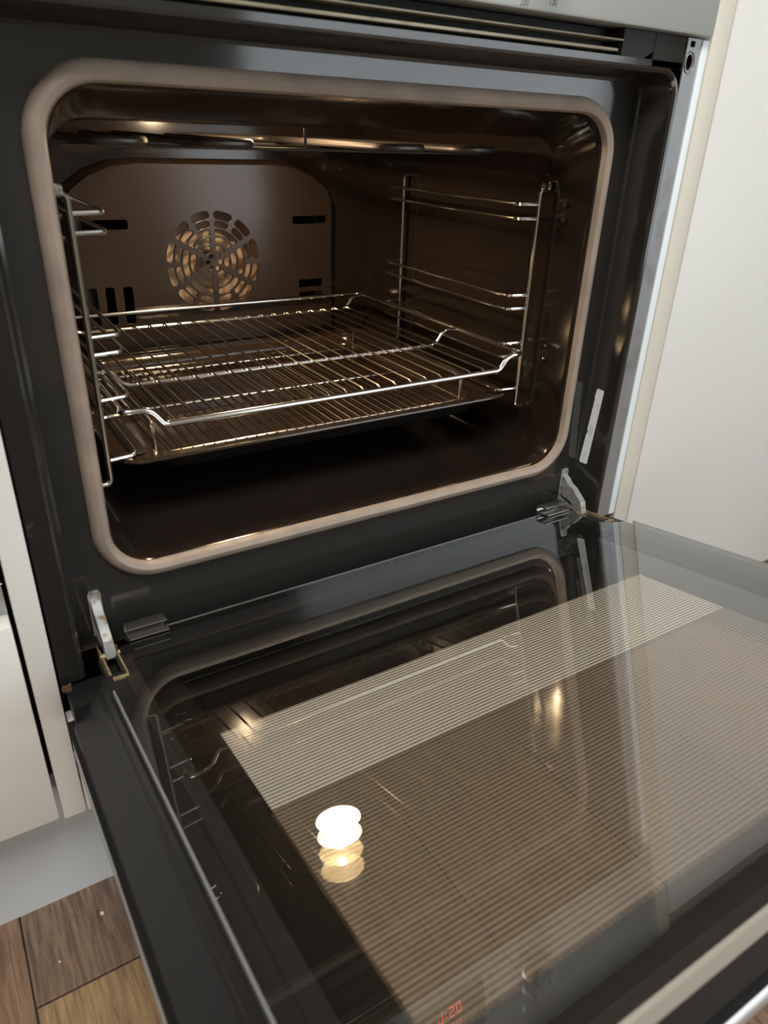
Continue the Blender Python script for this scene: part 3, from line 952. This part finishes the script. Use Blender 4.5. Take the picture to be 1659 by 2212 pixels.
for k in range(NW):
    x = -0.1675 + 0.345 * k / (NW - 1) - 0.0012
    p = fillet([(0, 0.0405, 0.1028), (0, 0.0440, 0.1042), (0, 0.3700, 0.1030), (0, 0.3760, 0.1022)], 0.003, 3)
    if w0 is None:
        w0 = MB().tube(p, 0.00115, 6)
        o = w0.build('wire', M['thinwire'], ws, (0, 0.215, 0.1125))
        o.location = (x, 0, 0)
        wsrc = o
    else:
        o = wsrc.copy()
        COL.objects.link(o)
        o.parent = ws
        o.location = (x, 0, 0)

# ---------------------------------------------------------------- baking tray
bt = thing('baking_tray', 'dark enamel baking tray on the lowest runner', 'baking tray', (0, 0.22, 0.0450))
bo = tuple(bt.location)
TZ = 0.0655
slots = []
for (x, y) in ((-0.196, 0.069), (0.196, 0.069)):
    slots.append([(x + 0.0085 * math.cos(q) * (1 if abs(math.cos(q)) > .3 else 1), y + 0.0032 * math.sin(q)) for q in [2 * math.pi * j / 14 for j in range(14)]])
vs, fs = plate([rrect(-0.2135, 0.2135, 0.0530, 0.3880, 0.024, 8), rrect(-0.1880, 0.1880, 0.0620, 0.3740, 0.036, 8)] + slots, 0.0008, 0.0004, lambda a, b, t: (a, b, TZ + t))
tm = MB().add(vs, fs)
lps = []
for (i_, z) in ((0.0, TZ), (0.0022, TZ - 0.0016), (0.005, TZ - 0.010), (0.008, TZ - 0.0165), (0.014, TZ - 0.0185), (0.020, TZ - 0.0190)):
    lps.append([(x, y, z) for (x, y) in rrect(-0.1882 + i_, 0.1882 - i_, 0.0618 + i_, 0.3742 - i_, 0.036 - i_ * 0.6, 8)])
tm.loft(lps, cap1=True)
tm.build('pan', M['tray'], bt, bo, fix=False, angle=50)
lps = []
for (i_, z) in ((-0.002, TZ - 0.0010), (0.0040, TZ - 0.0120), (0.0070, TZ - 0.0180), (0.0140, TZ - 0.0198), (0.0200, TZ - 0.0202)):
    lps.append([(x, y, z) for (x, y) in rrect(-0.1882 + i_, 0.1882 - i_, 0.0618 + i_, 0.3742 - i_, 0.036 - i_ * 0.6, 8)])
MB().loft(lps, cap1=True).build('pan_shade_shell', M['trayout'], bt, bo, fix=False, angle=50)  # added outer shell, its shade put into the colour
rim = [(x, y, TZ - 0.0004) for (x, y) in rrect(-0.2135, 0.2135, 0.0530, 0.3880, 0.024, 8)]
MB().tube(rim, 0.0019, 8, closed=True).build('rolled_rim', M['tray'], bt, bo)

# ---------------------------------------------------------------- insert grid standing in the tray
ig_ = thing('grill_insert', 'wire grid insert with raised side handles standing in the baking tray', 'grid', (0, 0.22, 0.0469))
io = tuple(ig_.location)
GZ = 0.0545
for s_ in (-1, 1):
    x = s_ * 0.1735
    p = fillet([(x, 0.0960, 0.0472), (x, 0.0960, 0.0800), (x, 0.1100, 0.0825), (x, 0.3300, 0.0800), (x, 0.3440, 0.0780), (x, 0.3440, 0.0472)], 0.008, 4)
    MB().tube(p, 0.0023, 8).build('handle', M['thinwire'], ig_, io)
for y in (0.0960, 0.2200, 0.3550):
    MB().tube([(-0.1735, y if y != 0.355 else 0.3440, GZ - 0.0028), (0.1735, y if y != 0.355 else 0.3440, GZ - 0.0028)], 0.0018, 8).build('cross_rod', M['thinwire'], ig_, io)
src = None
NG = 31
for k in range(NG):
    x = -0.160 + 0.320 * k / (NG - 1)
    if src is None:
        src = MB().tube([(0, 0.0710, GZ - 0.002), (0, 0.3600, GZ - 0.002)], 0.0011, 6).build('wire', M['thinwire'], ig_, (0, 0.22, 0.0469))
        src.location = (x, 0, 0)
    else:
        o = src.copy()
        COL.objects.link(o)
        o.parent = ig_
        o.location = (x, 0, 0)

# ---------------------------------------------------------------- small things
df = MB()
rnd = random.Random(3)
for k in range(16):
    c = Vector((-0.2945, -0.0420, -0.0660))
    p = [c + Vector((rnd.uniform(-.004, .004), rnd.uniform(-.003, .002), rnd.uniform(-.004, .003))) for _ in range(4)]
    df.tube(fillet(p, 0.003, 3), 0.00028, 4)
tag(df.build('dust_clump', M['dust'], org=(-0.2945, -0.0420, -0.0660)), 'small brown clump of fluff caught at the lower left corner of the oven frame', 'fluff')
for (x, y, s_, lb) in ((-0.3060, -0.0330, 0.0019, 'pale round crumb on the floor near the open oven door'), (-0.3485, -0.0600, 0.0010, 'tiny pale crumb in the middle of the dark floor board')):
    bm = bmesh.new()
    bmesh.ops.create_icosphere(bm, subdivisions=2, radius=s_)
    for v in bm.verts:
        v.co = v.co * (1 + rnd.uniform(-.12, .12)) + Vector((x, y, FZ + s_ * 0.9))
    c = MB()
    c.bm(bm)
    bm.free()
    tag(c.build('crumb', M['crumb'], org=(x, y, FZ)), lb, 'crumb')

# ---------------------------------------------------------------- lift everything so that the floor is z = 0
for o in SC.objects:
    if o.parent is None and o.type in ('MESH', 'EMPTY'):
        o.location.z += ZO
